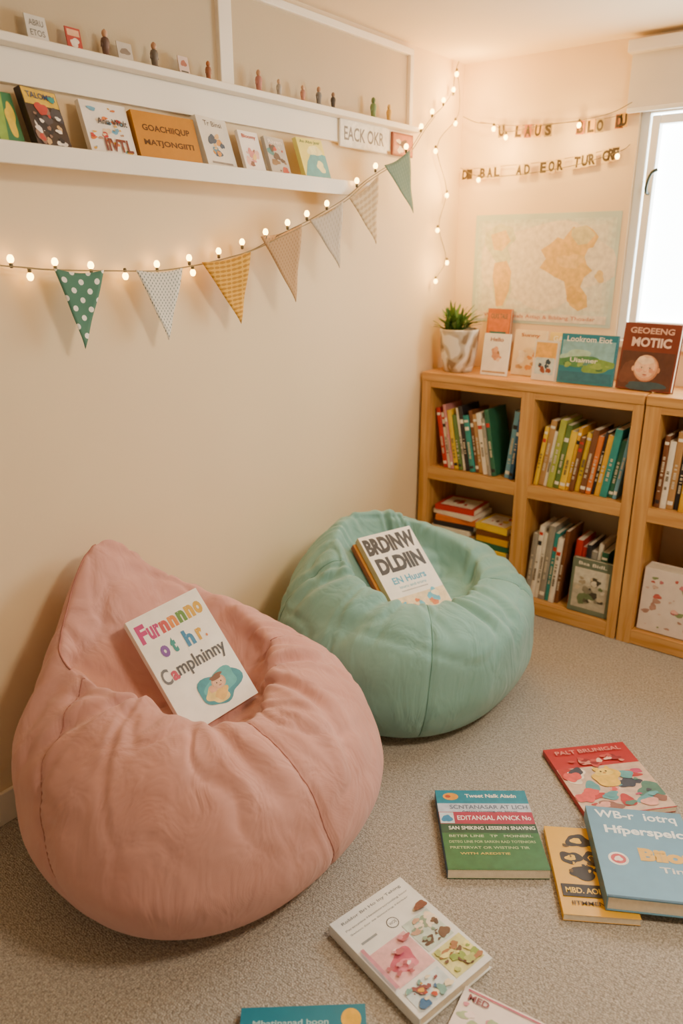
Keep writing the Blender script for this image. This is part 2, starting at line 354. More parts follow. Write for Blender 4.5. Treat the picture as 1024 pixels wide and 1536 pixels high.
row(.130,ZU,-.262,['#c0302c','#ece2cf','#c9898a','#e8c22e','#5f7a38','#ece2cf','#2d2a2e','#2f8f8a','#7a4a2a','#b58a55','#ece2cf','#9a9488','#2f6b4f'],[.022,.018,.014,.024,.02,.014,.022,.026,.018,.022,.026,.016,.022],[.29,.27,.31,.285,.265,.30,.31,.27,.295,.28],-.2,g)
row(.444,ZU,-.262,['#6fa7c4','#2c5f8f'],[.026,.018],[.315,.28],.1,g)
g='books in the middle bookcase bay'
row(.595,ZU,-.262,['#e8c22e','#b58a55','#ece2cf','#a8b04a','#5f7a38','#e8c22e','#d9a520','#7a4a2a','#e8c22e','#7a4a2a','#d9742c','#2d2a2e','#d9a520','#2f8f8a','#2f6b4f','#6fa7c4'],[.018,.026,.016,.028,.024,.028,.016,.02,.024,.026,.022,.016,.022,.03,.022,.016],[.27,.30,.255,.31,.29,.265,.285,.245,.265,.285,.26,.28],.13,g)
g='books in the lower bookcase bay'
row(.595,ZL,-.262,['#9a9488','#ece2cf','#ece2cf','#9a9488','#2f8f8a','#ece2cf','#7a4a2a'],[.024,.022,.018,.03,.02,.024,.018],[.32,.36,.33,.37,.34],.07,g)
row(.79,ZL,-.225,['#c0302c','#c0302c','#2d2a2e','#9a9488','#ece2cf','#2f6b4f'],[.03,.022,.02,.026,.02,.03],[.32,.29,.31,.28],.05,g)
g='books in the window-side bookcase'
row(1.122,ZU,-.262,['#7a4a2a','#ece2cf','#b58a55','#2d2a2e','#d9a520','#ece2cf','#2c5f8f','#2f8f8a','#d9742c'],[.02,.024,.026,.022,.02,.026],[.30,.28,.32,.29],.03,g)
R90=math.pi/2
def stack(x,y,z,dims,group):
    for i,(w,h,t,c,r) in enumerate(dims):
        M=Matrix.Translation((x+rnd.uniform(-.008,.008),y,z))@Matrix.Rotation(R90+r,4,'Z')
        book(M,w,h,t,c,'%s book lying flat in a bookcase stack'%CN.get(c,'coloured'),(('rect',0,0,.8,.8,'#efe4cf'),)+scat(i,6,-.25,.25,-.25,.2,[c,'#8c6a4a','#d9a520','#c0302c'],.05,.14),group,False,'paperback_book')
        z+=t+.0012
stack(.20,-.175,ZL,[(.2,.22,.035,'#7a4a2a',.05),(.21,.23,.03,'#ece2cf',-.04),(.2,.22,.038,'#d9742c',.03),(.19,.23,.028,'#2d2a2e',-.06),(.2,.22,.03,'#9a9488',.05),(.19,.21,.032,'#7a4a2a',-.08),(.2,.22,.03,'#b58a55',.08),(.2,.21,.022,'#ece2cf',-.05),(.19,.22,.026,'#2d2a2e',.05),(.19,.21,.028,'#d9742c',.1),(.19,.22,.022,'#ece2cf',-.08),(.18,.21,.026,'#c0302c',.06)],'stacked books')
stack(.42,-.18,ZL,[(.2,.18,.04,'#e8c22e',-.04),(.2,.19,.03,'#ece2cf',.04),(.2,.18,.04,'#d9a520',.0),(.2,.18,.045,'#5f7a38',.03),(.2,.18,.032,'#e8c22e',-.04),(.19,.18,.03,'#2f6b4f',.04),(.19,.17,.028,'#d9a520',-.05),(.18,.17,.026,'#7a4a2a',.06),(.18,.17,.03,'#e8c22e',-.07)],'stacked books')
def stand(x,y,z,w,h,t,cov,label,art,lean=.15,yaw=0,group=None,hard=True,name='picture_book',cat='book'):
    """bottom-front edge centre at (x,y,z), faces -y"""
    up=Vector((0,math.sin(lean),math.cos(lean))); X=Vector((1,0,0)); 
    M=Matrix.Translation((x,y,z))@Matrix.Rotation(yaw,4,'Z')@frame(X,up)@Matrix.Translation((0,h/2,-t))
    return book(M,w,h,t,cov,label,art,group,hard,name,cat)
ZT=1.0755
g='face-out books on the bookcase top'
stand(.905,-.275,ZL+.003,.18,.25,.025,'#6f7a66','grey-green photo picture book standing in the bookcase',
 (('rect',0,-.04,.86,.74,'#b9b09a'),('rect',0,.18,.86,.3,'#d2cbb8'))+scat(41,26,-.33,.33,-.36,.2,['#8c8470','#5d5a48','#a89a80','#d8ceb8','#6c7a55','#4a4438','#c9b898'],.04,.12)+(('text','Bsa BidL',0,.42,.7,.06,'#f3ead6'),),.08)
stand(1.245,-.27,ZL+.004,.24,.28,.09,'#e6d6ca','thick cream board book with pink flowers standing in the bookcase',scat(42,34,-.42,.42,-.42,.42,['#c05a50','#c7767a','#8a9a6a','#e6b0a4','#d8b8a8','#b58a7a'],.02,.07),.05)
stand(.265,-.06,ZT+.002,.12,.28,.02,'#b5662e','orange and teal story book behind the potted plant',(('rect',0,.2,.9,.45,'#c9743a'),('text','OLRS TALE',0,.38,.7,.08,'#2f5f5f'),('rect',0,.1,.7,.06,'#2f6b6f')),.1)
stand(.345,-.225,ZT+.002,.125,.185,.012,'#f3ebdc','white card with a small drawn figure on the bookcase',
 scat(6,8,-.12,.12,-.25,.12,['#d99a70','#c9a06a','#e8c8a8','#a8744a'],.05,.11)+(('ell',0,.12,.09,.075,'#dba47c'),('text','Hello',0,.36,.5,.1,'#a35a3a'),('rect',0,-.42,.9,.04,'#b89060')),.16,.05,g)
stand(.465,-.14,ZT+.002,.15,.20,.012,'#f0dcb0','pale yellow storybook leaning on the bookcase',
 scat(7,12,-.3,.3,-.35,.2,['#e8c070','#d99a50','#f0e4c8','#c9a06a'],.06,.14)+(('text','Sunny',0,.38,.6,.1,'#b5662e'),),.14,0,g)
stand(.625,-.11,ZT+.002,.16,.195,.012,'#ecd27a','yellow paperback behind the teal book',(('text','GARDEN',0,.36,.8,.12,'#fff6de'),)+scat(8,8,-.3,.3,-.3,.2,['#d9a33a','#e8c25a'],.08,.16),.12,0,g)
stand(.582,-.225,ZT+.002,.105,.17,.02,'#e6dccb','small cream card with a brown and blue picture',
 (('rect',0,.25,.9,.4,'#e8b04a'),('rect',0,-.14,.8,.42,'#c9d6d4'))+scat(9,9,-.25,.25,-.27,0,['#8c4a36','#33485a','#b5846a','#e6dccb'],.05,.11),.14,0,g)
stand(.765,-.225,ZT+.003,.235,.205,.02,'#2b7f95','teal landscape picture book with green hills',
 (('rect',0,.12,.94,.5,'#86b8c0'),('blob',-.2,.05,.3,.12,'#a9cdb8',20),('blob',-.15,-.06,.4,.13,'#4f8a58',21),('blob',.2,-.12,.32,.13,'#7aa04e',22))+scat(10,12,-.4,.4,-.2,.0,['#3f6f4a','#8fae5a','#c9b478','#5a8f8a'],.03,.08)+(('rect',0,-.36,.94,.2,'#2f6f86'),('text','Lookrom Eiot',0,.4,.8,.11,'#f6f2e4'),('text','Uiaimer',-.05,-.02,.5,.09,'#f6f2e4')),.13,.03,g)
stand(1.01,-.235,ZT+.004,.225,.262,.03,'#74301f','dark red-brown book with a baby portrait on the bookcase',
 (('rect',0,-.2,.94,.56,'#553024'),('blob',-.3,-.25,.14,.2,'#6a4030',3),('blob',.02,-.43,.34,.07,'#38505c',31),('ell',.0,-.165,.225,.20,'#b87a58'),('ell',-.012,-.155,.208,.192,'#d9a07a'),('ell',-.025,-.14,.185,.172,'#eabf9c'),('blob',-.03,-.05,.13,.06,'#f4d6ba',7),('blob',-.12,-.2,.05,.035,'#e8a888',8),('blob',.105,-.2,.05,.035,'#dc9878',9),('ell',-.23,-.18,.026,.04,'#dda884'),('ell',.225,-.18,.026,.04,'#c88c68'),
  ('ell',-.08,-.155,.034,.012,'#c98f70'),('ell',.07,-.155,.034,.012,'#c08464'),('ell',-.08,-.157,.026,.008,'#f6ece2'),('ell',.07,-.157,.026,.008,'#f6ece2'),('ell',-.08,-.157,.012,.009,'#3a2a22'),('ell',.07,-.157,.012,.009,'#3a2a22'),('ell',-.005,-.205,.028,.014,'#d8967a'),('ell',-.005,-.198,.016,.012,'#f0c8a8'),('ell',-.005,-.262,.042,.010,'#bf6658'),('ell',-.005,-.258,.03,.003,'#8c4038'),('ell',-.005,-.29,.06,.008,'#d9a584'),
  ('text','GEOEENG',0,.39,.78,.09,'#d9a890',0,.03),('text','MOTIIC',.02,.22,.7,.14,'#e9c8b8',0,.04)),.14,-.1,g)
# ---------------------------------------------------------------- potted plant
pl=empty('potted_plant',Vector((.145,-.19,ZT)),'leafy green plant in a wide pale swirled pot on the bookcase','plant')
bm=bmesh.new(); lathe(bm,[(.060,0),(.066,.003),(.078,.05),(.086,.11),(.090,.165),(.092,.185),(.092,.195),(.084,.195),(.082,.17)],36)
me=bpy.data.meshes.new('pot'); bm.to_mesh(me); bm.free(); mobj('pot',me,pl,[swirl_mat()])
bm=bmesh.new(); lathe(bm,[(.001,.168),(.081,.170),(.080,.178),(.001,.182)],20); me=bpy.data.meshes.new('soil'); bm.to_mesh(me); bm.free(); mobj('soil',me,pl,[mat('#2c1f16',.95,.2,60)])
bm=bmesh.new(); q=random.Random(5)
for i in range(130):
    a=q.uniform(0,6.283); el=q.uniform(.5,1.5); ln=q.uniform(.09,.175); wd=q.uniform(.009,.015)
    p=Vector((q.uniform(-.06,.01),q.uniform(-.04,.04),.178)); d=Vector((math.cos(a)*math.cos(el),math.sin(a)*math.cos(el)*.75,math.sin(el))); s=d.cross(Vector((0,0,1))).normalized()
    if d.x<-.02: ln=min(ln,(.115+p.x)/max(.1,-d.x))
    prev=None; sw=q.uniform(-.02,.02)
    for k in range(8):
        u=k/7; c=p+d*ln*u+Vector((max(0,sw)*u*u,sw*u*u,-.03*u*u)); ww=wd*(.25+.75*max(0,(u-.3)/.7))*math.sin(math.pi*min(.99,u*.9+.1))*1.3
        cur=(bm.verts.new(c-s*ww),bm.verts.new(c+Vector((0,0,-.002))),bm.verts.new(c+s*ww))
        if prev: bm.faces.new((prev[0],prev[1],cur[1],cur[0])); bm.faces.new((prev[1],prev[2],cur[2],cur[1]))
        prev=cur
for f in bm.faces: f.smooth=True
me=bpy.data.meshes.new('foliage'); bm.to_mesh(me); bm.free(); mobj('foliage',me,pl,[mat('#54793a',.5,.35,25)])
# ---------------------------------------------------------------- ledge books (lean on left wall, face +x)
def ledge_stand(y,z,w,h,t,cov,label,art,lean=.3,yaw=0,xb=.09,group=None,name='picture_book',cat='book',roll=0):
    X=Vector((0,1,0)); up=Vector((-math.sin(lean),0,math.cos(lean)))
    M=Matrix.Translation((xb,y,z))@Matrix.Rotation(yaw,4,'Z')@frame(X,up)@Matrix.Rotation(roll,4,'Z')@Matrix.Translation((0,h/2,-t))
    return book(M,w,h,t,cov,label,art,group,False,name,cat)
g='small books on the white picture ledge'; ZS=1.8425
ledge_stand(-2.275,ZS,.07,.125,.014,'#3c7a52','small green and yellow book on the white ledge',(('poly',[(-.5,.5),(.1,.5),(-.2,-.5),(-.5,-.5)],'#8fb04a'),('blob',.2,0,.2,.3,'#e8c22e',2)),.3,.15,.085,g)
ledge_stand(-2.162,ZS,.118,.145,.020,'#3a2c28','dark book with yellow and red cover art on the white ledge',
 (('rect',0,.36,.96,.26,'#d9b030'),)+scat(11,22,-.35,.35,-.4,.2,['#b5382c','#e8ddd0','#4a4448','#c9a06a','#8c6a5a','#2a2428'],.04,.16)+(('text','TALOMIN',0,.38,.8,.1,'#27436b'),('blob',.3,.36,.08,.06,'#2f8f8a',8)),.3,.25,.085,g)
ledge_stand(-1.985,ZS,.15,.140,.016,'#f0e6da','white book with multicoloured speckled lettering',
 scat(12,34,-.42,.42,-.4,.42,['#d9742c','#c9898a','#e8c8a0','#6fa7c4','#c0302c','#d9a520','#5f7a38','#b58a6a'],.02,.08)+(('text','Ania Wolt',.1,.15,.65,.12,'#3a3030'),('text','IIVTL',.12,-.28,.6,.24,'#7a3a2a',0,.03)),.3,.05,.085,g)
ledge_stand(-1.79,ZS,.225,.135,.018,'#c4821c','mustard yellow landscape book with brown lettering',
 (('text','GOACHIIQUP',0,.17,.76,.15,'#5a3512',0,.03),('text','MATJONGIITI',0,-.13,.8,.15,'#5a3512',0,.03)),.28,0,.088,g)
ledge_stand(-1.59,ZS,.15,.152,.020,'#d8d2c6','pale grey book with a blue and orange animal picture',
 (('text','Tr Binsi',0,.38,.6,.1,'#5a5048'),)+scat(13,12,-.18,.18,-.25,.15,['#4d7f9a','#c98a3a','#37506a','#d9b070'],.05,.12)+(('rect',0,-.38,.7,.04,'#8a8078'),),.3,.18,.085,g)
ledge_stand(-1.445,ZS,.10,.13,.012,'#f2e8e0','white and pink storybook on the ledge',scat(14,12,-.3,.3,-.35,.2,['#d98a86','#e8c070','#e8b8a8','#8a5a4a'],.06,.15)+(('text','Bloomy',0,.36,.7,.12,'#b5483c'),),.3,.1,.085,g)
ledge_stand(-1.325,ZS,.105,.125,.014,'#b9b2a8','grey storybook with red and teal shapes on the ledge',scat(15,16,-.35,.35,-.4,.3,['#b5483c','#4d8a8a','#8a6a4a','#5a4a44','#d8c8b0'],.05,.15)+(('text','Riven',0,.38,.7,.1,'#f2e8e0'),),.3,.1,.085,g)
ledge_stand(-1.135,ZS+.006,.165,.135,.016,'#dcd36a','yellow-green and teal book leaning on the ledge',
 (('poly',[(-.5,-.5),(.5,-.5),(.5,.1),(0,.2),(-.3,-.1)],'#3f9aa5'),('blob',.1,.2,.25,.14,'#e8e2a0',3),('blob',.2,-.2,.15,.14,'#e8e2a0',5),('text','An Abo Joar',0,.4,.8,.1,'#3f6a4a')),.3,.12,.085,g,roll=.04)
def wall_left_panel(name,y,z,w,h,t,cov,label,cat,art,x=.002):
    M=Matrix.Translation((x,y,z))@frame((0,1,0),(0,0,1))
    e=empty(name,M,label,cat)
    bm=bmesh.new(); bm_box(bm,(-w/2,-h/2,0),(w/2,h/2,t),0,.002); me=bpy.data.meshes.new('panel'); bm.to_mesh(me); bm.free(); mobj('panel',me,e,[mat(cov,.6,.04,20)])
    art_mesh('printed_picture',art,w,h,t,e,False); art_mesh('lettering',art,w,h,t,e,True); return e
wall_left_panel('wall_sign',-.793,2.022,.305,.095,.008,'#ded6c8','pale lettered sign hung above the ledge end','sign',
 (('rect',0,0,.97,.9,'#eee7da'),('text','EACK OKR',0,0,.84,.5,'#6e665c',0,.02)),x=.021)
wall_left_panel('framed_picture',-.53,2.018,.15,.085,.01,'#8a4a36','small red-brown framed picture on the cream wall','picture',
 (('rect',0,0,.9,.84,'#b56a4c'),)+scat(16,8,-.3,.3,-.25,.25,['#e8d0b0','#5a3a30','#c98a6a'],.06,.16,1.2),x=.021)
ZH=2.0885
def card(y,w,h,cov,art,label):
    return ledge_stand(y,ZH,w,h,.003,cov,label,art,.18,.05,.045,'tiny display cards','display_card','card')
card(-2.152,.058,.056,'#d9d3c9',(('text','ABRU',0,.2,.7,.25,'#7a766e'),('text','ETOS',0,-.2,.7,.25,'#7a766e')),'tiny pale grey lettered card on the high ledge')
card(-2.05,.045,.05,'#b5443a',(('rect',0,.25,.8,.3,'#e8b08a'),('blob',0,-.2,.3,.2,'#e8d8c8',2)),'tiny red picture card on the high ledge')
card(-1.895,.05,.045,'#c9beb0',(('blob',0,0,.3,.2,'#8a7a6c',3),),'tiny beige card beside a figurine')
card(-1.69,.04,.048,'#d8c0b4',(('blob',0,.1,.25,.2,'#b5705c',3),('rect',0,-.35,.7,.08,'#5a564e')),'tiny pinkish card on the high ledge')
def figurine(y,h,c1,c2,label):
    e=empty('figurine',Vector((.045,y,ZH)),label,'figurine','tiny figurines on the high ledge')
    bm=bmesh.new(); lathe(bm,[(.2*h,0),(.2*h,.04*h),(.13*h,.08*h),(.16*h,.35*h),(.19*h,.52*h),(.15*h,.66*h),(.06*h,.71*h)],14)
    for s in (-1,1): lathe(bm,[(.045*h,0),(.055*h,.1*h),(.05*h,.3*h),(.02*h,.33*h)],8,Matrix.Translation((0,s*.19*h,.32*h))@Matrix.Rotation(s*.25,4,'X'))
    me=bpy.data.meshes.new('body'); bm.to_mesh(me); bm.free(); mobj('body',me,e,[mat(c1,.5,.08,60)])
    bm=bmesh.new(); lathe(bm,[(.02*h,.68*h),(.09*h,.72*h),(.125*h,.82*h),(.11*h,.92*h),(.05*h,.98*h),(.01*h,h)],14)
    me=bpy.data.meshes.new('head'); bm.to_mesh(me); bm.free(); mobj('head',me,e,[mat(c2,.5,.05,60)])
for y,h,c1,c2,l in ((-1.96,.062,'#6a5048','#c99a78','dark-coated tiny figurine on the high ledge'),(-1.80,.062,'#6a6058','#b98a6a','slim charcoal figurine on the high ledge'),(-1.60,.05,'#9a6246','#a8683f','tiny brown figurine on the high ledge'),
  (-1.385,.062,'#b57a70','#c99a78','rust-red tiny figurine on the high ledge'),(-1.29,.05,'#a8a29a','#c9a88c','grey tiny figurine on the high ledge'),(-1.17,.05,'#c08a7a','#d0a68a','pinkish tiny figurine on the high ledge'),(-1.085,.058,'#7a7a7c','#b08a70','grey-coated tiny figurine on the high ledge'),
  (-1.005,.052,'#4a4442','#8a6a55','black tiny figurine on the high ledge'),(-.76,.07,'#6f8a5a','#5f7a4c','green tiny figurine on the high ledge'),(-.655,.06,'#d0a650','#d9b46a','yellow tiny figurine on the high ledge')):
    figurine(y,h,c1,c2,l)
# ---------------------------------------------------------------- back wall: map and letter banners
def back_panel(name,x,z,w,h,t,cov,label,cat,art):
    M=Matrix.Translation((x,-.0003,z))@frame((1,0,0),(0,0,1)); e=empty(name,M,label,cat)
    bm=bmesh.new(); bm_box(bm,(-w/2,-h/2,0),(w/2,h/2,t),0,.0004); me=bpy.data.meshes.new('paper'); bm.to_mesh(me); bm.free(); mobj('paper',me,e,[mat(cov,.7,.12,5)])
    art_mesh('printed_map',art,w,h,t,e,False); art_mesh('lettering',art,w,h,t,e,True); return e
back_panel('map_poster',.436,1.53,.675,.475,.002,'#c0d2ca','pale blue and cream world map poster with yellow-orange continents','poster',
 (('rect',0,.0,.95,.90,'#cad6cb'),('rect',0,.015,.90,.82,'#d4dacb'),('rect',0,.02,.85,.75,'#dcdccb'),('blob',.0,.03,.42,.36,'#e4dcc6',4),('blob',-.02,.05,.38,.33,'#e9dfc8',6),
  ('poly',[(-.42,.34),(-.32,.42),(-.22,.38),(-.19,.28),(-.25,.2),(-.22,.1),(-.25,0),(-.21,-.08),(-.20,-.2),(-.25,-.36),(-.30,-.38),(-.34,-.2),(-.35,-.05),(-.33,.06),(-.38,.16),(-.42,.22)],'#cfd4b6'),
  ('poly',[(-.34,.06),(-.25,.08),(-.21,-.02),(-.22,-.2),(-.26,-.34),(-.31,-.35),(-.33,-.18),(-.35,-.06)],'#dfba6c'),
  ('poly',[(-.38,.32),(-.27,.36),(-.23,.26),(-.29,.17),(-.35,.18)],'#e2c684'),
  ('poly',[(-.01,.18),(.05,.23),(.1,.29),(.14,.27),(.16,.31),(.2,.38),(.24,.35),(.28,.39),(.33,.35),(.37,.29),(.34,.2),(.31,.19),(.29,.12),(.31,.05),(.35,.0),(.30,-.06),(.28,-.14),(.33,-.22),(.34,-.32),(.28,-.36),(.22,-.31),(.19,-.2),(.17,-.1),(.1,-.06),(.05,-.02),(-.01,.02),(.03,.1)],'#e0bc6c'),
  ('poly',[(.19,.36),(.28,.39),(.35,.31),(.3,.23),(.24,.22),(.19,.3)],'#d2ca98'),('blob',.40,-.05,.03,.05,'#e2c684',5),('blob',.2,.08,.08,.07,'#e6c680',8),('blob',.24,-.22,.05,.08,'#dab25e',9))
  +(('rect',0,-.435,.94,.075,'#e4dccb'),('text','World Animals Attap & Biblang Thoadar',0,-.435,.8,.045,'#c07a60')))
def banner(pts,s,cards,colors,h,label):
    e=empty('letter_banner',Vector(pts[0]),label,'banner')
    cu=catmull(pts,12); base=Vector(pts[0])
    tube('cord',[p-base for p in cu],.0014,mat('#8a7458',.8,.05,50),e,5)
    n=len(s)
    for i,ch in enumerate(s):
        if ch==' ': continue
        u=(i+.5)/n*(len(cu)-1); k=int(u); p=cu[k].lerp(cu[min(k+1,len(cu)-1)],u-k)-base
        w=.033; M=Matrix.Translation(p+Vector((0,-.002,-h*.45)))@frame((1,0,rnd.uniform(-.08,.08)),(0,0,1))
        bm=bmesh.new(); bm_box(bm,(-w/2,-h/2,0),(w/2,h/2,.0015),0)
        me=bpy.data.meshes.new('letter_card'); c=colors[i%len(colors)]; bm.to_mesh(me); bm.free(); o=mobj('letter_card',me,e,[mat(c,.7,.05,40)]); o.matrix_local=M
        art_mesh('letter',(('text',ch,0,0,.82,.84,'#3d3024',0,.05),),w,h,.0015,o,True)
banner([(.10,-.02,2.155),(.25,-.02,2.128),(.45,-.02,2.118),(.65,-.02,2.116),(.75,-.02,2.128)],'   U LAUS  BLO  DU',0,['#bf9c68','#a0603f','#d6a850','#978668','#c9ae84'],.052,'upper cord of small coloured letter cards on the wall')
banner([(.03,-.02,1.965),(.2,-.02,1.968),(.4,-.02,1.972),(.6,-.02,1.988),(.735,-.02,2.008)],'DI BAL  AD EOR TUR CRE',0,['#dcc396'],.050,'lower cord of cream letter cards with dark letters')
# ---------------------------------------------------------------- string lights and bunting
BULB=bpy.data.materials.new('warm_bulb'); BULB.use_nodes=True; b=BULB.node_tree.nodes['Principled BSDF']; b.inputs['Base Color'].default_value=(1,.7,.35,1)
b.inputs['Emission Color'].default_value=(1,.50,.09,1); b.inputs['Emission Strength'].default_value=26
SOCK=mat('#5a5440',.5,.1,60); WIRE=mat('#6b6148',.6,.1,60)
def bulb_mesh():
    bm=bmesh.new(); lathe(bm,[(.002,-.0108),(.0055,-.0092),(.0082,-.004),(.0088,0),(.0080,.0045),(.0055,.008),(.004,.0095)],14); me=bpy.data.meshes.new('light_bulb'); bm.to_mesh(me); bm.free(); me.materials.append(BULB)
    bm=bmesh.new(); lathe(bm,[(.0042,.0085),(.005,.010),(.005,.019),(.003,.022)],10); m2=bpy.data.meshes.new('bulb_socket'); bm.to_mesh(m2); bm.free(); m2.materials.append(SOCK); return me,m2
BM,SM=bulb_mesh()
def lights(pts,bulbs,label,near_wall=False):
    def mv(p): return (p[0]-.018,p[1]+.019,p[2]-.006) if near_wall and .038<p[0]<.1 else p
    pts=[mv(p) for p in pts]; bulbs=[(mv(p),u) for p,u in bulbs]
    base=Vector(pts[0]); e=empty('string_lights',base,label,'string lights','warm string lights')
    tube('wire',[p-base for p in catmull(pts,5)],.0015,WIRE,e,5)
    for p,up in bulbs:
        v=Vector(p)-base; R=Matrix.Rotation(0 if up<0 else math.pi,4,'X')
        o=link(bpy.data.objects.new('light_bulb',BM)); o.parent=e; o.matrix_local=Matrix.Translation(v)@R
        s=link(bpy.data.objects.new('bulb_socket',SM)); s.parent=o
B=[(.05,-2.314,1.593),(.05,-2.266,1.550),(.05,-2.191,1.585),(.05,-2.082,1.575),(.05,-1.970,1.545),(.05,-1.854,1.576),(.05,-1.727,1.593),(.05,-1.715,1.550),(.055,-1.606,1.613),(.08,-1.524,1.641),(.11,-1.444,1.666),(.14,-1.369,1.696),(.14,-1.270,1.727),(.14,-1.162,1.764),(.14,-.989,1.848),(.14,-.874,1.906),(.14,-.672,1.990),(.09,-.48,2.096),(.05,-.335,2.172),(.05,-.247,2.227),(.05,-.167,2.278),(.05,-.145,2.342)]
W=[(.045,-3.0,1.66),(.045,-2.6,1.60),(.045,-2.314,1.576),(.05,-2.2,1.566),(.05,-2.0,1.560),(.05,-1.85,1.558),(.05,-1.7,1.572),(.06,-1.58,1.592),(.085,-1.48,1.618),(.12,-1.40,1.655),(.14,-1.27,1.704),(.14,-1.16,1.745),(.14,-1.05,1.79),(.14,-.95,1.845),(.14,-.85,1.89),(.14,-.67,1.966),(.09,-.48,2.075),(.05,-.335,2.15),(.05,-.247,2.205),(.045,-.17,2.27),(.04,-.14,2.35),(.037,-.12,2.385)]
def near(p):
    d=[abs(w[1]-p[1]) for w in W]; return W[d.index(min(d))]
lights(W,[(p,1 if p[2]>near(p)[2] else -1) for p in B],'strand of warm glowing bulbs draped along the cream wall',True)
V=[(.05,-.138,2.151),(.05,-.297,2.025),(.05,-.186,1.854),(.05,-.255,1.705),(.05,-.160,1.566),(.05,-.255,1.486)]
lights([(.06,-.15,2.33),(.05,-.11,2.25),(.05,-.13,2.17),(.05,-.285,2.045),(.05,-.19,1.875),(.05,-.245,1.725),(.05,-.17,1.585),(.05,-.245,1.505),(.05,-.25,1.49)],[(p,-1) for p in V],'zigzag strand of warm bulbs hanging down beside the corner',True)
lights([(.03,-.05,2.18),(.1,-.05,2.15),(.185,-.05,2.135),(.246,-.05,2.10),(.40,-.05,2.11),(.572,-.05,2.115),(.70,-.05,2.13),(.78,-.05,2.16)],[((.185,-.05,2.118),-1),((.246,-.05,2.079),-1),((.572,-.05,2.098),-1)],'warm bulbs strung along the upper letter banner')
lights([(.03,-.05,1.97),(.124,-.05,1.930),(.3,-.05,1.925),(.55,-.05,1.945),(.744,-.05,1.985),(.79,-.05,2.01)],[((.124,-.05,1.915),-1),((.744,-.05,1.97),-1)],'warm bulbs strung along the lower letter banner')
bt=empty('bunting',Vector((.06,-1.5,1.6)),'cord of patterned fabric pennants below the white ledge','bunting')
bb=bt.location
tube('cord',[p-bb for p in catmull([(w[0]+.008,w[1],w[2]-.006) for w in W[1:18]],4)],.0018,mat('#9a8a68',.8,.1,60),bt,5)
FL=[((.06,-2.201,1.564),(.06,-2.05,1.557),(.065,-2.135,1.353),pattern_mat('polka_dot','#4c7866','#f2ece0','dots',20),'green pennant with white polka dots'),
 ((.06,-1.943,1.556),(.06,-1.77,1.559),(.065,-1.844,1.352),pattern_mat('dash_print','#e2dccf','#5e706c','dash',75),'white pennant with small grey-green dashes'),
 ((.062,-1.694,1.575),(.075,-1.49,1.609),(.07,-1.54,1.380),pattern_mat('mustard_print','#e0aa3e','#b9801f','lines',60),'mustard pennant with fine printed pattern'),
 ((.10,-1.468,1.652),(.12,-1.285,1.697),(.115,-1.315,1.44),pattern_mat('tan_print','#bb9468','#9c7550','dash',70),'tan patterned pennant'),
 ((.142,-1.271,1.707),(.142,-1.087,1.775),(.145,-1.107,1.550),pattern_mat('grey_print','#bdae9a','#a89884','dash',55),'grey-beige pennant'),
 ((.142,-1.048,1.785),(.142,-.872,1.875),(.145,-.881,1.634),pattern_mat('beige_print','#ccb28a','#b89a70','lines',50),'beige pennant'),
 ((.142,-.836,1.911),(.142,-.667,1.979),(.15,-.636,1.752),pattern_mat('green_print','#6a806e','#7d917e','dash',60),'dusty green pennant')]
for a,b_,c,m,l in FL:
    a,b_,c=Vector(a)+Vector((.01,0,0)),Vector(b_)+Vector((.01,0,0)),Vector(c)+Vector((.01,0,0))
    bm=bmesh.new(); uvl=bm.loops.layers.uv.new('UVMap'); n=14; G=[]; uvm={}
    for i in range(n+1):
        r=[]; v=i/n
        for j in range(n-i+1):
            u=j/n; p=a+(b_-a)*u+(c-a)*v
            p=p+Vector((.006*math.sin(u*7+v*4)*v+.004*math.sin(v*9)*v,0,-.01*math.sin(math.pi*u)*(1-v)))
            vt=bm.verts.new(p-bb); uvm[vt]=((b_-a).length*u+(c-a).y*v,(c-a).z*v); r.append(vt)
        G.append(r)
    for i in range(n):
        for j in range(n-i):
            bm.faces.new((G[i][j],G[i][j+1],G[i+1][j]))
            if j<n-i-1: bm.faces.new((G[i][j+1],G[i+1][j+1],G[i+1][j]))
    for f in bm.faces:
        f.smooth=True
        for lp in f.loops: lp[uvl].uv=uvm[lp.vert]
    me=bpy.data.meshes.new('pennant'); bm.to_mesh(me); bm.free(); o=mobj('pennant',me,bt,[m]); o['label']=l
    md=o.modifiers.new('thick','SOLIDIFY'); md.thickness=.0015
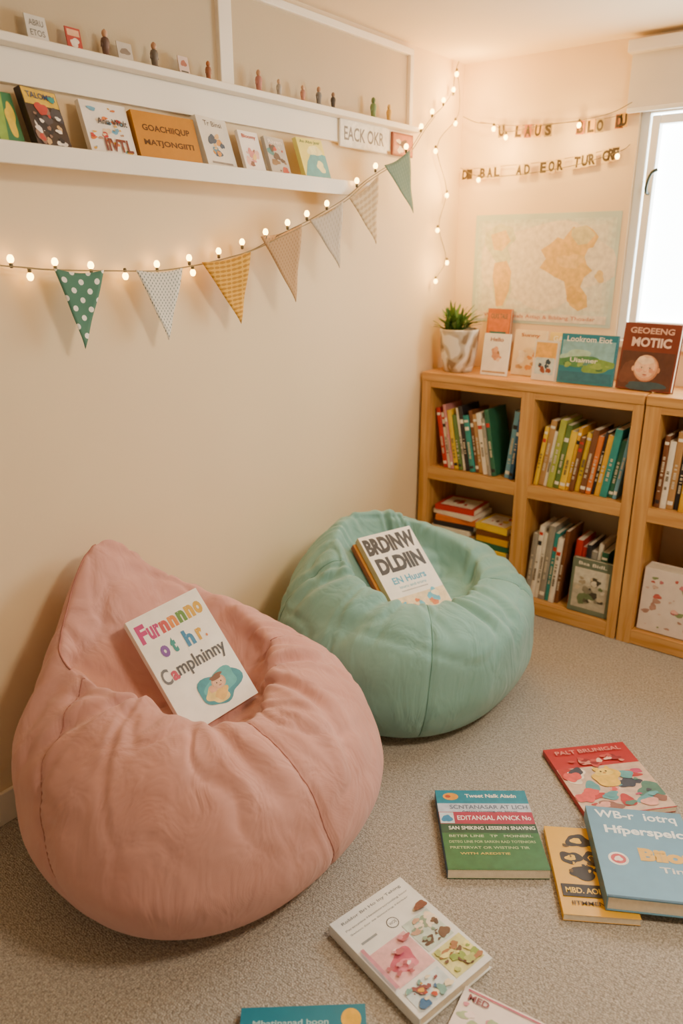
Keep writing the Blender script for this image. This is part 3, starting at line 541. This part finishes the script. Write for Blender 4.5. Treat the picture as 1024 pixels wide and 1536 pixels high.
# ---------------------------------------------------------------- beanbags
def periodic(pts,H,n,sig):
    A=[]
    for p in pts: A.append((math.atan2(p[1]-H[1],p[0]-H[0]),math.hypot(p[0]-H[0],p[1]-H[1]),p[2]))
    A.sort(); a=np.array([q[0] for q in A]); th=np.linspace(-math.pi,math.pi,n,endpoint=False)
    r=np.interp(th,a,[q[1] for q in A],period=2*math.pi); z=np.interp(th,a,[q[2] for q in A],period=2*math.pi)
    k=np.arange(-30,31); g=np.exp(-(k/sig)**2/2); g/=g.sum()
    f=lambda v: sum(g[i]*np.roll(v,k[i]) for i in range(len(k)))
    return th,f(r),f(z)
def beanbag(label,C,rx,ry,rim,H,hz,fab,seams,seamcol,seed,bulge=.078,fold=.0035,zb=.24,sig=5,rimseam=None,base_f=(.78,.93),folds=(),ztop=(.50,.62),drop=.055):
    n=340; th,rr,rz=periodic(rim,H,n,sig); base=Vector((C[0],C[1],0))
    e=empty('bean_bag',base,label,'bean bag')
    sub=10; cols=[]
    for j,t in enumerate(th):
        d=Vector((math.cos(t),math.sin(t),0)); Rj=1/((abs(d.x)/rx)**2.25+(abs(d.y)/ry)**2.25)**(1/2.25)
        rim_p=Vector((H[0]+rr[j]*d.x,H[1]+rr[j]*d.y,rz[j])); hc=Vector((H[0],H[1],hz))
        g=1-min(1,max(0,(rz[j]-ztop[0])/(ztop[1]-ztop[0]))); bj=bulge*(.45+.55*g)
        out=[base+Vector((0,0,.004)),base+d*Rj*.4+Vector((0,0,.002)),base+d*Rj*base_f[0]+Vector((0,0,.002)),base+d*Rj*base_f[1]+Vector((0,0,.055)),base+d*Rj*.99+Vector((0,0,zb*.62)),base+d*Rj*1.0+Vector((0,0,zb))]
        p5=out[-1]; span=rim_p-p5
        nrm=Vector((d.x*abs(span.z),d.y*abs(span.z),max(.05,math.hypot(span.x,span.y)))).normalized()
        out+=[p5+span*.33+nrm*bj*.95,p5+span*.72+nrm*bj*.85,rim_p,rim_p.lerp(hc,.15+.07*(1-g))+Vector((0,0,-drop*g-.006)),rim_p.lerp(hc,.5)+Vector((0,0,-drop*.5*g-.018)),hc.lerp(rim_p,.22),hc]
        cols.append(catmull(out,sub))
    m=len(cols[0]); rimi=8*sub
    bm=bmesh.new(); V=[[None]*m for _ in range(n)]
    P=np.array([[tuple(p) for p in c] for c in cols])
    du=np.roll(P,-1,0)-np.roll(P,1,0); dv=np.gradient(P,axis=1); N=np.cross(du,dv); L=np.linalg.norm(N,axis=2,keepdims=True); L[L<1e-9]=1; N=N/L
    off=Vector((seed*3.1,seed,0))
    q_=random.Random(seed); FD=list(folds)
    for i in range(12):
        FD.append((q_.uniform(-math.pi,math.pi),q_.uniform(5.8,7.4),q_.uniform(7.9,8.8),q_.uniform(.004,.008),q_.uniform(.025,.05),q_.uniform(-.2,.2)))
    def sdist(t,v):
        best=9
        for tb,tt in seams:
            u=max(0,min(1,(v-3*sub)/(5*sub))); s=tb+(tt-tb)*u
            dd=abs((t-s+math.pi)%(2*math.pi)-math.pi); best=min(best,dd)
        return best
    for j in range(n):
        for k in range(m):
            p=Vector(P[j,k]); nv=Vector(N[j,k]); t=th[j]
            side=min(1,max(0,(k-3*sub)/(2*sub)))
            fade=min(1,(m-1-k)/(1.5*sub)); up=min(1,max(0,(k-5*sub)/(1.5*sub)))
            q=p*1.0+off
            a=.018*noise.noise(q*3.4)*side+.004*noise.noise(Vector((q.x*11,q.y*11,q.z*7)))*side
            wv=noise.noise(Vector((q.x*3+1.3*noise.noise(q*2.2),q.y*3,q.z*5)))
            rg=1-min(1,abs(wv)*9); a-=.011*rg*rg*(.15+.85*up)*side
            wv2=noise.noise(Vector((q.x*7,q.y*5+2*noise.noise(q*3),q.z*6+9)))
            rg2=1-min(1,abs(wv2)*6); a-=.005*rg2*rg2*up
            prox=math.exp(-((k-rimi)/(1.6*sub))**2)
            ph=noise.noise(Vector((math.cos(t)*1.5,math.sin(t)*1.5,seed)))*5
            am=.5+.9*max(0,noise.noise(Vector((math.cos(t)*2,math.sin(t)*2,seed+5)))+.3)
            a+=fold*am*prox*math.sin(t*8+ph*2+k*.03)*fade
            kk=k/sub
            for ft,k0,k1,dp,wd,sl in FD:
                if k0-.8<kk<k1+.8:
                    env=min(1,max(0,(kk-k0+.8)/.8))*min(1,max(0,(k1+.8-kk)/.8))
                    dd=(t-(ft+sl*(kk-8))+math.pi)%(2*math.pi)-math.pi
                    if abs(dd)<wd*4: a+=env*dp*(-math.exp(-(dd/wd)**2)+.55*math.exp(-((dd-wd*1.9)/wd)**2)+.55*math.exp(-((dd+wd*1.9)/wd)**2))
            sd=sdist(t,k)
            if k<rimi+sub and k>2.5*sub: a-=.0065*math.exp(-(sd/.02)**2)
            p=p+nv*a
            if p.z<.0015: p.z=.0015
            if p.x<.017: p.x=.017
            P[j,k]=p
    base_v=bm.verts.new(Vector(P[:,0].mean(0))-base); top_v=bm.verts.new(Vector(P[:,-1].mean(0))-base)
    for j in range(n):
        for k in range(1,m-1): V[j][k]=bm.verts.new(Vector(P[j,k])-base)
    for j in range(n):
        J=(j+1)%n
        bm.faces.new((base_v,V[J][1],V[j][1])); bm.faces.new((top_v,V[j][m-2],V[J][m-2]))
        for k in range(1,m-2): bm.faces.new((V[j][k],V[J][k],V[J][k+1],V[j][k+1]))
    for f in bm.faces: f.smooth=True
    bmesh.ops.recalc_face_normals(bm,faces=bm.faces)
    me=bpy.data.meshes.new('fabric_shell'); bm.to_mesh(me); bm.free(); mobj('fabric_shell',me,e,[fab])
    for tb,tt in seams:
        pts=[]
        for k in range(int(2.6*sub),rimi+2):
            u=max(0,min(1,(k-3*sub)/(5*sub))); s=tb+(tt-tb)*u
            f=(s+math.pi)/(2*math.pi)*n; j0=int(math.floor(f))%n; w=f-math.floor(f)
            p=P[j0,k]*(1-w)+P[(j0+1)%n,k]*w; nn=N[j0,k]; pts.append(Vector(p+nn*.0004)-base)
        tube('seam',pts,.0019,seamcol,e,6)
    if rimseam:
        a,b2=rimseam; pts=[]; s=a
        while s<=b2:
            f=(s+math.pi)/(2*math.pi)*n; j0=int(math.floor(f)); w=f-math.floor(f)
            p=P[j0%n,rimi]*(1-w)+P[(j0+1)%n,rimi]*w; pts.append(Vector(p)-base+Vector((0,0,.001))); s+=.03
        tube('rim_seam',pts,.0026,seamcol,e,6)
    return e
D=math.radians
pink=fabric_mat('pink_cotton','#d29d94','#c28b80'); mint=fabric_mat('mint_cotton','#7eada6','#6d9c94')
beanbag('dusty pink cotton bean bag with pointed back against the wall',(.505,-2.16),.455,.505,
 [(.40,-2.35,.51),(.48,-2.325,.495),(.58,-2.31,.485),(.68,-2.25,.47),(.71,-2.17,.46),(.67,-2.07,.475),(.59,-1.97,.50),(.46,-1.88,.515),(.34,-1.86,.54),(.22,-1.90,.59),(.15,-1.99,.665),(.115,-2.06,.735),(.09,-2.12,.80),(.085,-2.18,.815),(.11,-2.25,.765),(.15,-2.33,.68),(.22,-2.42,.58),(.32,-2.40,.53)],
 (.47,-2.14),.365,pink,[(D(-76),D(-122)),(D(4),D(-15)),(D(85),D(80))],mat('#a97268',.9,.05,40),1,sig=3,rimseam=(D(187),D(234)),base_f=(.70,.885),bulge=.075,drop=.035,
 folds=[(D(30),6.2,8.6,.013,.07,.12),(D(52),6.8,8.8,.014,.06,-.12),(D(75),6.4,8.6,.010,.06,.1),(D(-35),6.6,8.5,.010,.07,-.15),(D(-100),6.4,8.6,.013,.06,.12),(D(-128),6.6,8.6,.009,.05,-.1)])
beanbag('mint green cotton bean bag between the wall and the bookcase',(.505,-1.145),.455,.503,
 [(.70,-1.31,.45),(.62,-1.38,.465),(.50,-1.40,.50),(.38,-1.37,.555),(.27,-1.28,.61),(.23,-1.12,.64),(.30,-.98,.62),(.46,-.90,.57),(.60,-.87,.51),(.70,-.92,.465),(.74,-1.05,.445),(.745,-1.20,.44)],
 (.52,-1.14),.335,mint,[(D(-50),D(-45)),(D(-130),D(-125)),(D(40),D(35)),(D(130),D(130))],mat('#628e84',.9,.05,40),4,base_f=(.71,.89),ztop=(.55,.68),drop=.045,
 folds=[(D(-75),6.2,8.5,.012,.07,.12),(D(-20),6.8,8.5,.010,.06,-.1),(D(15),6.4,8.6,.012,.06,.1),(D(-110),6.4,8.5,.012,.06,.1),(D(60),6.4,8.6,.010,.06,-.1)])
def euler_book(c,e,w,h,t,**k):
    M=Euler(e).to_matrix().to_4x4(); n=M.to_3x3().col[2]
    return book(Matrix.Translation(Vector(c)-n*t)@M,w,h,t,**k)
euler_book((.445,-2.148,.531),(.838,-.178,1.37),.226,.352,.032,cov='#f4efe6',label='white book with rainbow lettering resting in the pink bean bag',
 art=(('text','F',-.39,.355,.12,.16,'#c2327a',0,.05),('text','ur',-.245,.335,.16,.11,'#c2327a',0,.04),('text','n',-.105,.335,.11,.10,'#c94a4a',0,.06),('text','n',.02,.34,.11,.10,'#e0832a',0,.06),('text','n',.145,.345,.11,.10,'#5f8a3a',0,.06),('text','n',.27,.35,.11,.11,'#d9a520',0,.06),('text','o',.39,.35,.11,.11,'#d9a520',0,.06),
  ('text','o',-.25,.155,.11,.10,'#7a4aa0',0,.06),('text','t',-.12,.17,.07,.13,'#2f8f8a',0,.06),('text','h',.09,.165,.12,.14,'#2c7fb0',0,.05),('text','r',.24,.15,.08,.10,'#d9a520',0,.05),('text','.',.31,.115,.025,.025,'#d9742c',0,.03),
  ('text','C',-.40,-.03,.11,.13,'#6a6a70',0,.02),('text','a',-.29,-.048,.09,.08,'#c23a5a',0,.04),('text','mplninny',.10,-.035,.68,.15,'#4a4a50',0,.02),
  ('blob',.12,-.30,.26,.14,'#2f8f9f',4),('blob',.16,-.27,.2,.1,'#4fb0b4',14),('blob',.04,-.34,.14,.07,'#f0d27a',5),('blob',.10,-.35,.1,.04,'#e8b85a',15),('ell',.13,-.26,.095,.055,'#dba27c'),('ell',.13,-.265,.08,.045,'#e9b893'),('blob',.13,-.215,.09,.022,'#7a4a2c',2),('blob',.02,-.29,.05,.03,'#e3ab86',9),('ell',.10,-.262,.009,.006,'#3a221a'),('ell',.16,-.262,.009,.006,'#3a221a'),('ell',.13,-.288,.02,.004,'#b45a4c')))
mb=(.511,-1.164,.476); me_=(.672,-.02,1.219)
euler_book(mb,me_,.24,.365,.03,cov='#f3ece0',spine='#d9b98c',label='white book with bold black lettering resting in the mint bean bag',
 art=(('text','BRDINW',0,.36,.94,.20,'#34302e',0,.06),('text','DLDIIN',0,.12,.86,.19,'#34302e',0,.06),('rect',0,-.2,.5,.012,'#b9b2a8'),('text','EN Huurs',.0,-.07,.62,.08,'#4aa3c4',0,.03),('text','iouru and troru',.0,-.15,.5,.035,'#6ab4c8',0,.01),
  ('rect',0,-.37,.98,.23,'#ecd2a2'))+scat(19,16,-.4,.4,-.44,-.29,['#f3e2b8','#5fb0c8','#d9742c','#e8b85a','#f6ead0','#e2a46a'],.03,.08))
Mq=Euler(me_).to_matrix(); c2=Vector(mb)-Mq.col[2]*.032-Mq.col[0]*.018+Mq.col[1]*.004
euler_book(tuple(c2),me_,.228,.345,.026,cov='#c98a3a',spine='#b5592c',label='orange book tucked underneath the white book in the mint bean bag',art=())
# ---------------------------------------------------------------- books on the carpet
def floor_book(x,y,z,w,h,t,ang,**k):
    return book(Matrix.Translation((x,y,z))@Matrix.Rotation(D(ang),4,'Z'),w,h,t,**k)
floor_book(1.166,-1.708,.003,.276,.318,.030,37.4,cov='#2f6b3f',spine='#2b5f8a',hard=False,label='teal, maroon and green striped paperback lying on the carpet',
 art=(('rect',0,.40,.998,.2,'#157f9a'),('rect',0,.25,.998,.13,'#b8c4d8'),('rect',0,.12,.998,.16,'#a82c4e'),('rect',0,-.02,.998,.13,'#1f4a38'),('rect',0,-.28,.998,.42,'#2f6b3f'),
  ('ell',-.34,.41,.085,.05,'#e09a2a'),('ell',-.37,.41,.03,.02,'#b5442c'),('text','Tweet Nalk Aiadn',.1,.42,.56,.05,'#f2ede0',0,.02),('text','SCNTANASAR AT LICH',.05,.265,.84,.055,'#5c6a86',0,.02),('text','Aarnn miiting or bimic',.05,.205,.6,.025,'#3a4a66'),
  ('rect',-.42,.12,.15,.14,'#c8d4e0'),('blob',-.42,.11,.05,.05,'#2b7fb0',3),('text','EDITANGAL AVNCK No',.08,.12,.78,.06,'#f6e8ea',0,.015),('text','SAN SMIKING LESSERIN SNAVING',.03,-.01,.9,.045,'#dfe8d8',0,.02),
  ('text','BETER LINE   TP   MOINERL',0,-.11,.86,.03,'#b4c8a4'),('text','DETEG LINE FOR SARKIN RAD TOTENIORS',0,-.18,.88,.03,'#a8c090'),('text','PRETERVAT OR WISTING TIR',-.04,-.25,.8,.03,'#a8c090'),('text','WITH AREDSTIE',-.1,-.32,.5,.026,'#c8b85a')))
floor_book(1.193,-2.171,.003,.238,.315,.033,77,cov='#e3e6e6',label='white illustrated hardback with pastel pictures lying on the carpet',
 art=(('text','Roblor Bri Ho Iny Tehing',0,.43,.82,.035,'#6a737a'),('text','Perenunins Hevsinorscrooting hoor',0,.36,.86,.025,'#8a9298'),('text','Saiion for iis Smoring Niriter',-.02,.31,.8,.02,'#8a9298'),
  ('ell',.02,.2,.07,.05,'#4a4f55'),('ell',.02,.2,.06,.042,'#e3e6e6'),('text','WOS',.02,.2,.09,.025,'#4a4f55'),('rect',-.3,.2,.2,.02,'#8a9298'),
  ('rect',-.2,-.08,.48,.34,'#e2b0b4'),('rect',.24,-.02,.36,.3,'#c6d6cc'),('rect',.26,-.32,.4,.26,'#d8d48e'),('rect',-.22,-.38,.46,.18,'#d3e0e6'),
  ('blob',-.2,-.1,.13,.1,'#c25a74',1),('blob',-.2,-.14,.1,.05,'#d98094',11))+scat(20,26,.1,.4,-.14,.1,['#6a5040','#f0dcc0','#8aa08a','#c9a088','#e6d8c4','#5a4438'],.015,.06)+scat(21,22,.1,.42,-.42,-.22,['#8aa04a','#6a4a3a','#e6dc8a','#b5bc6a','#a8744a'],.015,.07)
  +scat(22,22,-.42,-.02,-.45,-.3,['#b5442c','#3a6a9a','#e8d8b8','#d9a33a','#7aa8a0','#8a4a4a'],.012,.04)+scat(23,12,-.42,.0,-.22,.06,['#f2dcdc','#d08a94','#b5606c'],.015,.045)+(('rect',-.46,-.05,.04,.4,'#c8889a'),('blob',.38,.17,.07,.04,'#7a4a3a',13)))
floor_book(1.449,-1.673,.003,.191,.312,.02,32.5,cov='#dba51e',hard=False,label='mustard yellow book with black drawings under the blue book',
 art=(('blob',-.05,.33,.16,.09,'#2f2620',3),('blob',-.08,.33,.07,.04,'#e8b83a',13),('blob',-.22,.12,.14,.08,'#2f2620',4),('blob',-.22,.12,.07,.035,'#e8b83a',14),('blob',.08,.12,.12,.08,'#2f2620',5),('blob',.08,.13,.06,.03,'#e8b83a',15),('blob',-.1,-.05,.2,.07,'#2f2620',6))+scat(24,16,-.3,.2,-.1,.38,['#2f2620','#e8b83a','#5a4420'],.012,.045)+(('rect',-.1,-.25,.7,.13,'#2f2620'),('text','MBD. AOINS',-.1,-.25,.6,.06,'#e8c04a',0,.02),('text','IITMMENT',-.1,-.38,.5,.04,'#4a3412')))
floor_book(1.351,-1.262,.003,.287,.325,.018,47,cov='#b02a2c',hard=False,label='red picture book with painted animals lying on the carpet',
 art=(('rect',0,-.16,.998,.66,'#cdb09a'),)+scat(25,40,-.42,.42,-.42,.12,['#e9d9c4','#d8504a','#5a9aa0','#3a3c4a','#c2406a','#f0e4d4','#8a5a4a','#e0a090','#4f7a6a','#b5302c'],.03,.12)
  +(('blob',.0,-.02,.17,.12,'#e6b93c',2),('blob',.0,.06,.09,.06,'#f0cc5a',3),('blob',-.07,.11,.03,.03,'#e6b93c',4),('blob',.07,.11,.03,.03,'#e6b93c',5),('ell',-.03,.07,.012,.01,'#2a1c16'),('ell',.03,.07,.012,.01,'#2a1c16'),('ell',0,.045,.02,.01,'#c98a3a'))
  +scat(27,14,-.4,.4,.2,.3,['#c24a44','#d88a7c','#8c1e24','#e8b8a8'],.02,.06)+(('text','PALT BRUNIGAL',0,.40,.8,.06,'#dd8a80',0,.02),))
floor_book(1.563,-1.570,.0245,.264,.335,.045,30,cov='#5c8ba6',label='thick blue hardback with white hand lettering stacked on other books',
 art=(('text','WB-r  iotrq',0,.40,.84,.12,'#eef2f2',0,.02),('text','Hfperspeic',.04,.22,.80,.12,'#eef2f2',0,.03),('ell',-.3,-.1,.1,.07,'#e9e2d8'),('ell',-.3,-.1,.075,.052,'#c24444'),('blob',-.3,-.1,.035,.03,'#f0e2d4',3),
  ('text','Biiou',.2,-.03,.56,.14,'#dfae3e',0,.06),('text','Tinke',.28,-.18,.4,.06,'#e9e2d8'),('rect',0,-.49,.998,.02,'#33566b')))
floor_book(1.154,-2.517,.003,.274,.19,.018,40,cov='#137a94',hard=False,label='teal paperback with a yellow circle lying on the carpet',
 art=(('text','Mbatinanad boon',-.1,.30,.6,.07,'#a8d0d4'),('ell',.38,.32,.08,.13,'#e8b42a'),('rect',0,-.2,.9,.02,'#e8b42a')))
floor_book(1.465,-2.262,.003,.20,.2,.014,8,cov='#efe2dc',hard=False,label='white and pink flowered thin book lying on the carpet',
 art=scat(26,26,-.42,.42,-.4,.35,['#d98a9a','#c2506a','#e6b0b4','#c8788a','#a8b890','#f2dcd8'],.02,.08)+(('text','MED',-.3,.38,.24,.08,'#8c4a52',0,.03),('rect',0,.46,.9,.02,'#c2506a')))
# ---------------------------------------------------------------- camera
t,p=.6601,.3294
Fh=Vector((-math.sin(t),math.cos(t),0)); Rv=Vector((math.cos(t),math.sin(t),0)); F=math.cos(p)*Fh+Vector((0,0,-math.sin(p))); U=Rv.cross(F)
cam=bpy.data.cameras.new('camera'); co=link(bpy.data.objects.new('camera',cam))
co.matrix_world=Matrix.Translation((1.9156,-3.3665,1.6))@Matrix((Rv,U,-F)).transposed().to_4x4()
cam.sensor_fit='VERTICAL'; cam.sensor_height=36; cam.lens=36*1134.2/1536; cam.clip_start=.02; SC.camera=co
cam.dof.use_dof=True; cam.dof.focus_distance=2.2; cam.dof.aperture_fstop=2.0
# ---------------------------------------------------------------- light
w=bpy.data.worlds.new('world'); SC.world=w; w.use_nodes=True; bg=w.node_tree.nodes['Background']; bg.inputs[0].default_value=(1,.83,.62,1); bg.inputs[1].default_value=.34
def area(name,loc,target,sx,sy,power,col):
    l=bpy.data.lights.new(name,'AREA'); l.shape='RECTANGLE'; l.size=sx; l.size_y=sy; l.energy=power; l.color=col
    o=link(bpy.data.objects.new(name,l)); o.location=loc; o.rotation_euler=(Vector(target)-Vector(loc)).to_track_quat('-Z','Y').to_euler(); return o
area('ceiling_fill',(2.3,-1.8,2.37),(1.4,-1.7,0),.5,.5,60,(1,.82,.60))  # unseen area light added under the ceiling to brighten the room
def pt(loc,e,r=.02):
    l=bpy.data.lights.new('bulb_glow','POINT'); l.energy=e; l.color=(1,.56,.15); l.shadow_soft_size=r; o=link(bpy.data.objects.new('bulb_glow',l)); o.location=loc
for q,e_ in (((.12,-.17,2.25),4.2),((.12,-.22,1.9),3.6),((.12,-.24,1.55),2.6),((.25,-.12,2.03),3.6),((.58,-.12,2.04),3.0),((.2,-.45,2.0),2.6)): pt(q,e_)
